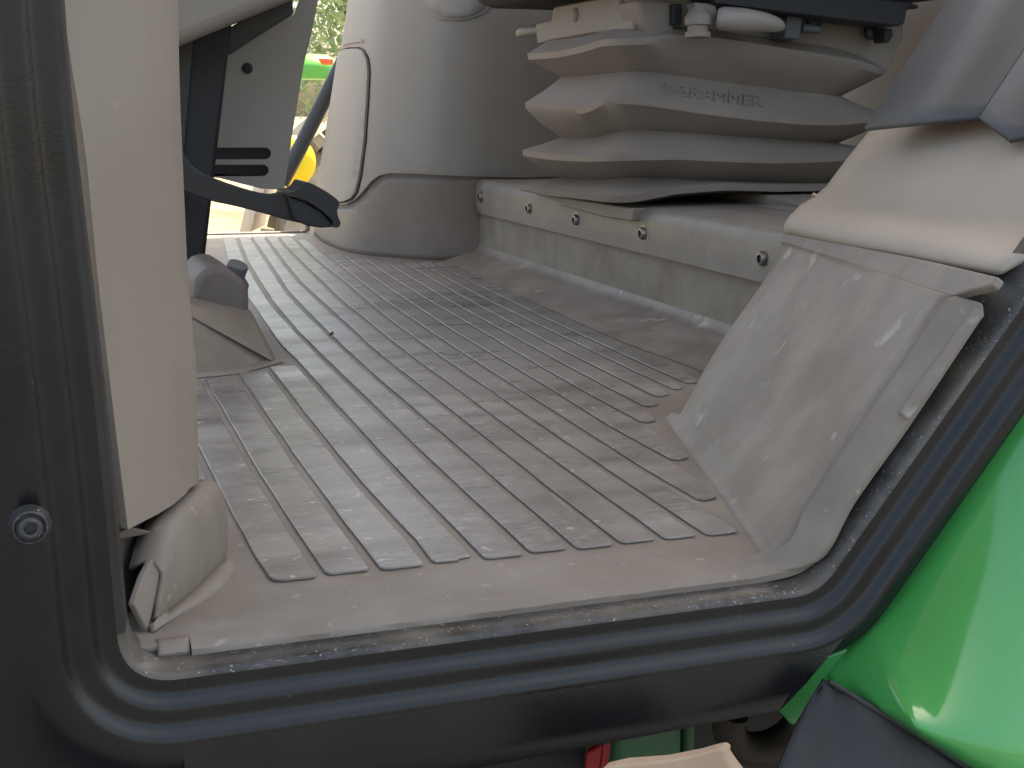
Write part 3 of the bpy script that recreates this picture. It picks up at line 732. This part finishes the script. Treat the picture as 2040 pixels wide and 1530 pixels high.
dr = [(690, 99), (715, 97.5), (725, 102), (733, 118), (736, 141), (734, 190), (728, 280), (719, 349), (711, 383), (701.5, 395.5), (688.5, 401.5), (668, 404.5)]
dpoly = [('st', .05, CS.inv(690, 101)[1])]+dr+[('st', .05, CS.inv(668, 402)[1])]
patch('storage_door', CS, dpoly, MT['console'], cns, -.0005, .004, bevel=.0012)
patch('backing', CS, [('st', .05, 0), ('st', .05, 1.5), ('st', .95, 1.5), ('st', .95, 0)], MT['skirt'], cns, -.0052, .001)
ledge_ = [(684, 87), (692, 83), (722, 79), (726, 84), (700, 87), (686, 91)]
patch('door_brow', CS, ledge_, MT['console'], cns, .003, .003, bevel=.001)
rec = round_poly([(838, -40), (846, 14), (874, 40), (930, 41), (968, 26), (990, -6), (996, -40)], [0, 14, 22, 20, 18, 12, 0], 4)
patch('recess_rim', CS, [tuple(p) for p in rec], MT['console'], cns, .003, .003, bevel=.002)
rec2 = round_poly([(846, -40), (853, 11), (879, 35), (928, 36), (962, 22), (981, -8), (986, -40)], [0, 14, 20, 18, 16, 12, 0], 4)
patch('recess_pocket', CS, [tuple(p) for p in rec2], MT['wall'], cns, .0045, .002)

# ================================================================ FAR DOOR SILL AND STRUT
tag(obj('far_sill_rail', *tube([at(300, 471, YA, 2.268), at(560, 465, YA, 2.268), at(606, 463, YA, 2.268), at(613, 458, YA, 2.268), at(612, 440, YA, 2.272)], .0042, 10), MT['flange'], ang=60), 'thin pale rail along the far door sill', 'sill rail')
tag(obj('door_strut', *tube([at(560, 366, YA, 2.33), at(600, 290, YA, 2.33), at(672, 146, YA, 2.33), at(720, 50, YA, 2.33)], .0135, 14), MT['blackp'], ang=60), 'dark round strut slanting across the far door opening', 'strut')

# ================================================================ STEERING COLUMN, DASH, PEDAL
def Yp(pts, y): return [at(u, v, YA, y) for u, v in pts]
dash = obj('dash_cover', *prism(Yp([(300, 116), (358, 91), (470, 44), (576, 0), (700, -50), (760, -260), (300, -260)], 1.22), (0, .25, 0)), MT['beige'], bevel=.012, seg=4, ang=60)
tag(dash, 'beige lower edge of the dashboard at the top left', 'dashboard')
col = thing('steering_column', tuple(A(.10, 1.42, 0)), 'dark steel steering column support behind the beige post', 'steering column')
obj('support', *prism(Yp([(300, 40), (463, 40), (440, 240), (404, 556), (300, 562)], 1.36), (0, .07, 0)), MT['dark'], col, bevel=.004)
obj('cheek_plate', *prism(Yp([(300, 90), (386, 74), (380, 160), (368, 300), (368, 420), (300, 420)], 1.355), (0, .004, 0)), MT['pedal'], col, bevel=.001)
obj('foot_block', *prism(Yp([(300, 548), (392, 550), (392, 598), (300, 600)], 1.24), (0, .03, 0)), MT['boot'], col, bevel=.002)
obj('top_bracket', *prism(Yp([(440, 66), (560, -8), (582, -4), (585, 28), (508, 76), (460, 108), (440, 112)], 1.408), (0, .004, 0)), MT['pedal'], col, bevel=.001)
sdp = thing('column_side_panel', tuple(at(520, 370, YA, 1.445)), 'beige side plate with two slots beside the steering column', 'panel')
outer = Yp([(452, 100), (510, 70), (586, 28), (612, -40), (648, -70), (622, 60), (605, 130), (585, 250), (566, 378), (520, 376), (400, 345)], 1.445)
def slot(u0, u1, v0, v1):
    r_ = (v1-v0)/2; c = [(u1-r_+r_*math.cos(a), (v0+v1)/2+r_*math.sin(a)) for a in np.linspace(-1.57, 1.57, 9)]
    return Yp(c+[(u0, v1), (u0, v0)], 1.445)
def holed(name, outer, holes, vec, mat, parent, bevel=0):
    bm = bmesh.new(); ed = []
    for loop in [outer]+holes:
        vs = [bm.verts.new(p) for p in loop]; ed += [bm.edges.new((vs[i], vs[(i+1) % len(vs)])) for i in range(len(vs))]
    bmesh.ops.triangle_fill(bm, use_beauty=True, use_dissolve=False, edges=ed)
    g = bmesh.ops.extrude_face_region(bm, geom=bm.faces[:])
    for e in g['geom']:
        if isinstance(e, bmesh.types.BMVert): e.co += Vector(vec)
    bm.verts.index_update(); V = [np.array(v.co) for v in bm.verts]; Fs = [[v.index for v in f.verts] for f in bm.faces]; bm.free()
    return obj(name, V, Fs, mat, parent, bevel=bevel, ang=40)
holed('plate', outer, [slot(424, 541, 294, 318), slot(418, 536, 328, 351)], (0, .004, 0), MT['panel'], sdp)
obj('backing', *prism(Yp([(400, 280), (552, 282), (548, 362), (400, 352)], 1.475), (0, .004, 0)), MT['dark'], sdp)
obj('bolt', *lathe(at(493, 136, YA, 1.4445), (0, -1, 0), [(.0058, 0), (.0055, .002), (.0035, .0032), (.0014, .0032), (.0012, .0015), (.0001, .0015)], 18), MT['dark'], sdp, ang=40)
pd = thing('brake_pedal', tuple(at(560, 420, YA, 1.24)), 'black curved brake pedal with a hooked foot pad', 'pedal')
upc = catmull([(330, 230), (352, 272), (368, 308), (386, 334), (420, 352), (480, 374), (535, 388), (565, 384), (588, 380)], 4)
loc = catmull([(606, 446), (570, 438), (520, 424), (470, 411), (420, 400), (372, 382), (330, 360)], 4)
obj('arm', *prism(Yp(list(upc)+list(loc), 1.235), (0, .022, 0)), MT['pedal'], pd, bevel=.0025, seg=3, ang=50)
# pad: a curved tread with hooked ends
pc = catmull([(573, 383), (590, 381), (601, 372), (608, 363), (622, 366), (648, 380), (668, 394), (676, 403), (675, 412), (672, 420), (674, 432), (679, 444), (676, 452), (669, 454)], 3)
inn = catmull([(660, 452), (664, 442), (640, 420), (612, 402), (588, 394), (572, 392)], 3)
obj('pad', *prism(Yp(list(pc)+list(inn), 1.218), (0, .056, 0)), MT['pedal'], pd, bevel=.0015, seg=2, ang=50)
obj('pad_web', *prism(Yp([(572, 390), (600, 398), (640, 420), (668, 452), (640, 454), (612, 450), (585, 438)], 1.226), (0, .04, 0)), MT['pedal'], pd, bevel=.0015, ang=50)

# ================================================================ FENDER COVER AND BLACK PLATE (upper right)
n_dir = -we                                              # towards the door
Lp = [(1568, 470, .504), (1561, 457, .500), (1563, 446, .4985), (1572, 430, .508), (1596, 407, .530), (1622, 391, .548), (1645, 372, .562), (1665, 345, .572), (1690, 312, .585), (1715, 281, .600), (1740, 250, .616), (1790, 180, .650), (1880, 40, .71)]
rows = []
for i, (u, v, x) in enumerate(Lp):
    a = at(u, v, XA, x); r = []
    for j, t in enumerate(np.linspace(0, 1, 26)):
        p = a+n_dir*(t*max(.02, (a[1]-.506)/abs(n_dir[1])))
        z_r = .013*t*math.exp(-max(0, i-3)/3)                       # lower edge climbs towards the door
        k = math.sin(math.pi*min(1, i/8.0))
        p = p+A(.022*t*t, 0, z_r)+wn*(-.010*k*t*t*1.0)
        r.append(p)
    rows.append(r)
tag(obj('fender_cover', *grid(rows), MT['beige2'], None, solid=.004, ang=70), 'pale beige moulded cover over the wheel arch right of the seat', 'fender cover')
bpz = thing('angle_plate', tuple(at(1840, 260, YA, .66)), 'satin black bent metal plate above the pale beige cover', 'plate')
pa, pb = at(1725, 258, YA, .80), at(1950, 234, YA, .665)
pdv = at(1890, 0, YA, .90)-pa
pe = at(2012, 281, YA, .615)
k_ = 1.9; pfv = atp(2040, 100, pa, np.cross(pb-pa, pdv))-pb
# fold line direction equals the left edge direction (a real folded sheet)
obj('face', *grid([[pa+pdv*t for t in np.linspace(0, k_, 12)], [(pa+pb)*.5+(pdv+pfv)*.5*t for t in np.linspace(0, k_, 12)], [pb+pfv*t for t in np.linspace(0, k_, 12)]]), MT['blackp'], bpz, solid=.003, soff=0)
obj('return', *grid([[q+pfv*t for t in np.linspace(0, k_, 12)] for q in (pb+A(.0008, 0, -.0008), pb+(pe-pb)*.08, pe, pe+A(.03, -.03, .01), pe+A(.08, -.04, .03))]), MT['blackp'], bpz, solid=.003, soff=0, ang=25)

# ================================================================ GREEN FENDER, FLAP, THINGS UNDER THE SILL
gf = thing('rear_fender', tuple(at(1800, 1350, YA, .44)), 'glossy green rear fender at the lower right below the door frame', 'fender')
edge_up = [(3300, -700), (2300, 420), (2040, 790), (1900, 985), (1770, 1160), (1690, 1250), (1645, 1298), (1622, 1322)]
edge_lo = [(3300, 2300), (2330, 1770), (2060, 1618), (1960, 1552), (1880, 1500), (1800, 1450), (1720, 1402), (1650, 1362)]
eu, el = catmull(edge_up, 5), catmull(edge_lo, 5)
rows = []
tt_ = [0, .15, .32, .5, .66, .78, .86, .92, .96, 1.0]
yy_ = [.497, .489, .478, .466, .455, .447, .442, .4405, .442, .448]
for t, y in zip(tt_, yy_):
    r = []
    for i, (a, b) in enumerate(zip(eu, el)):
        s = min(1.1, 1-(i-5)/(len(eu)-6)); p = a+(b-a)*t
        if t > .85: p = p-np.array([0, 6])*math.sin((t-.85)/.15*3.14)*0
        sag = -.035*s*t
        kk = min(1, .12+s*2.2)
        r.append(at(p[0], p[1], YA, .497-(.497-y)*kk+sag-.006*math.sin(min(s, 1)*3)*math.sin(t*3.1)))
    rows.append(r)
rows.append([p+A(0, .02, -.002) for p in rows[-1]])
obj('shell', *grid(rows), MT['green'], gf, ang=70, subsurf=1)
obj('tail', *prism([at(u, v, YA, .487) for u, v in ((1700, 1290), (1640, 1310), (1590, 1355), (1540, 1400), (1560, 1425), (1576, 1444), (1584, 1446), (1600, 1420), (1640, 1362), (1690, 1375))], (0, .004, 0)), MT['green'], gf, bevel=.001)
fl_ = [(1640, 1350), (1668, 1366), (1720, 1398), (1800, 1446), (1880, 1497), (1960, 1550), (2080, 1640), (1700, 1800), (1440, 1800), (1500, 1640), (1560, 1500), (1605, 1410)]
ydep = lambda u, v: .466-.018*(v-1350)/200-.028*(u-1640)/400
obj('rubber_flap', *grid([[at(u0+(u1-u0)*t, v0+(v1-v0)*t, YA, ydep(u0+(u1-u0)*t, v0+(v1-v0)*t)+.0008*math.sin(t*9+i*.8)) for t in np.linspace(0, 1, 14)] for i, ((u0, v0), (u1, v1)) in enumerate(zip(catmull([(1638, 1352), (1600, 1418), (1560, 1500), (1500, 1640), (1440, 1800)], 3), catmull([(1664, 1365), (1725, 1402), (1880, 1497), (1960, 1550), (2200, 1720)], 3)))]), MT['rubber'], gf, solid=.002, ang=60)
obj('flap_bead', *tube([at(u, v, YA, ydep(u, v)-.003) for u, v in catmull([(1652, 1358), (1680, 1375), (1720, 1399), (1800, 1447), (1880, 1498), (1960, 1551), (2080, 1632)], 4)], .0013, 8), MT['rubber'], gf, ang=60)
ug = struct('underbody', *box((-.7, .60, -.62), (1.1, 2.1, -.06)), MT['dark'], bevel=.01)
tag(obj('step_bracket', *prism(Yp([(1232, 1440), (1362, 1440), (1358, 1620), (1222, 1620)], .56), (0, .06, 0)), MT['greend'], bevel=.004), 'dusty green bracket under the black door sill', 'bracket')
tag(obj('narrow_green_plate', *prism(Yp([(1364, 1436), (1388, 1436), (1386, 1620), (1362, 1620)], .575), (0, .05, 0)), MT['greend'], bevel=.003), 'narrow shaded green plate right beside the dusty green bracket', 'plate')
hz = at(1530, 1425, YA, .53)
tag(obj('hose_loop', *tube([hz+A(.022*math.cos(a), -.004*math.sin(a), .020*math.sin(a)) for a in np.linspace(2.9, 6.6, 24)], .0085, 12), MT['hose'], ang=60), 'dark brown hose bend below the sill beside the fender', 'hose')
tag(obj('red_rod', *tube([at(1212, 1440, YA, .56), at(1206, 1500, YA, .555), at(1196, 1570, YA, .55)], .0022, 10), MT['red'], ang=60), 'thin red rod hanging under the sill left of the green bracket', 'rod')
tag(obj('red_plate', *prism(Yp([(1172, 1500), (1205, 1480), (1200, 1600), (1160, 1600)], .568), (0, .004, 0)), MT['red'], bevel=.001), 'dark red plate under the sill behind the thin red rod', 'plate')
cbp = [(1196, 1534), (1240, 1524), (1320, 1518), (1390, 1504), (1424, 1494), (1436, 1492), (1445, 1498), (1444, 1508), (1456, 1526), (1490, 1570), (1520, 1780), (1180, 1800)]
tag(obj('cardboard', *prism(Yp(cbp, .43), (.006, .006, -.0005)), MT['card'], bevel=.0008), 'torn piece of brown cardboard at the bottom edge under the sill', 'cardboard')

# ================================================================ BEYOND THE FAR DOOR
tyc = A(1.75, 6.1, GZ+.80)
ty_ = thing('parked_tractor', (tyc[0], tyc[1], GZ), 'pale sunlit tractor with large lugged tyre seen through the far opening', 'tractor')
d_ax = A(-.35, -1, 0)
obj('tyre', *lathe(tyc, d_ax, [(.48, -.2), (.74, -.24), (.80, -.16), (.80, .16), (.74, .24), (.48, .2)], 40), MT['tyre'], ty_, ang=40)
dd_, aa_, bb_ = frame_of(d_ax)
lugs = []
for k in range(20):
    for s in (-1, 1):
        t = 2*math.pi*(k+.25*s)/20
        def Q(r, th, h): return tyc+dd_*h+r*(math.cos(th)*aa_+math.sin(th)*bb_)
        P = [Q(.80, t, 0), Q(.80, t+.07, 0), Q(.79, t+.19, s*.24), Q(.79, t+.12, s*.24)]
        P2 = [Q(.86, t, 0), Q(.86, t+.06, 0), Q(.845, t+.18, s*.25), Q(.845, t+.13, s*.25)]
        lugs.append((P+P2, [(4, 5, 6, 7), (0, 1, 5, 4), (1, 2, 6, 5), (2, 3, 7, 6), (3, 0, 4, 7)]))
for lv, lf in lugs: obj('lug', lv, lf, MT['tyre'], ty_, smooth=False)
obj('rim', *lathe(tyc, d_ax, [(.10, .05), (.40, .08), (.47, .16), (.49, .205), (.50, .19)], 32), MT['yellow'], ty_, ang=40)
obj('mudguard', *grid([[tyc+dd_*h+r*(math.cos(t)*aa_+math.sin(t)*bb_) for t in np.linspace(.2, 2.6, 20)] for h, r in ((-.3, .93), (.3, .93), (.31, .88))]), MT['roof'], ty_, solid=.01)
hc = at(625, 128, YA, 7.2)
obj('hood', *lathe(hc+A(0, 0, -.05), (0, 0, 1), [(.16, -.03), (.17, .03), (.14, .07), (.07, .10), (.001, .105)], 24), MT['hood'], ty_, ang=60)
obj('lamp', *prism([at(u, v, YA, 6.9) for u, v in ((636, 116), (664, 117), (664, 129), (645, 129))], (0, .05, 0)), MT['orange'], ty_, bevel=.004)
hb_ = at(577, 322, YA, 5.2)
obj('hub', *lathe(hb_, d_ax, [(.02, -.04), (.085, -.03), (.105, 0), (.095, .03), (.05, .05), (.0001, .05)], 24), MT['yellow'], ty_, ang=50)
# trees behind
def tree(x, y, h, label, seed):
    rr = random.Random(seed)
    t = thing('tree', (x, y, GZ), label, 'tree', 'trees beyond the far opening')
    tr_ = [A(x, y, GZ), A(x+.1, y, GZ+h*.3), A(x-.1, y+.1, GZ+h*.6), A(x, y, GZ+h*.85)]
    obj('trunk', *tube(catmull(tr_, 4), [.16-.009*i for i in range(13)], 8), MT['bark'], t)
    V, Fs = [], []
    for c in range(46):
        a, b = rr.uniform(0, 6.28), rr.uniform(-1, 1); R_ = h*.30*rr.uniform(.35, 1)
        cx_ = A(x+R_*math.cos(a)*math.sqrt(1-b*b), y+R_*math.sin(a)*math.sqrt(1-b*b), GZ+h*.62+R_*1.15*b)
        for l in range(130):
            p = cx_+np.array([rr.gauss(0, 1), rr.gauss(0, 1), rr.gauss(0, .8)])*h*.055
            d = np.array([rr.gauss(0, 1), rr.gauss(0, 1), rr.gauss(0, 1)]); d /= np.linalg.norm(d); e = np.cross(d, [rr.gauss(0, 1), .3, 1]); e /= np.linalg.norm(e)+1e-9
            s = rr.uniform(.04, .08); k = len(V); V += [p-d*s, p+e*s*.5, p+d*s, p-e*s*.5]; Fs.append((k, k+1, k+2, k+3))
    obj('crown', V, Fs, MT['leaf'], t, smooth=False, fix=False)
tree(3.6, 16, 5.2, 'broad leafy tree nearest the green machine outside', 1)
tree(6.3, 19, 6.2, 'taller leafy tree standing farther right outside', 2)
tree(1.6, 21, 6.0, 'leafy tree farthest to the left outside', 3)

# ================================================================ SMALL DEBRIS
cr_ = at(660, 668, ZA, .003)
tag(obj('black_crumb', *tube([cr_+A(-.002, .001, 0), cr_+A(0, 0, .0012), cr_+A(.0012, -.001, .0035), cr_+A(.0022, .001, .0005)], [.0006, .0011, .0008, .0005], 7), MT['dark']), 'tiny black crumb lying in a groove of the floor mat', 'crumb')
pk = at(1623, 391, XA, .545)
tag(obj('pale_crumb', *tube([pk+A(0, .003, -.001), pk+A(0, .001, .0012), pk+A(0, -.0015, .0008), pk+A(0, -.004, -.001)], [.0009, .0016, .0013, .0007], 7), MT['card']), 'small pinkish crumb on the inner edge of the pale beige cover', 'crumb')
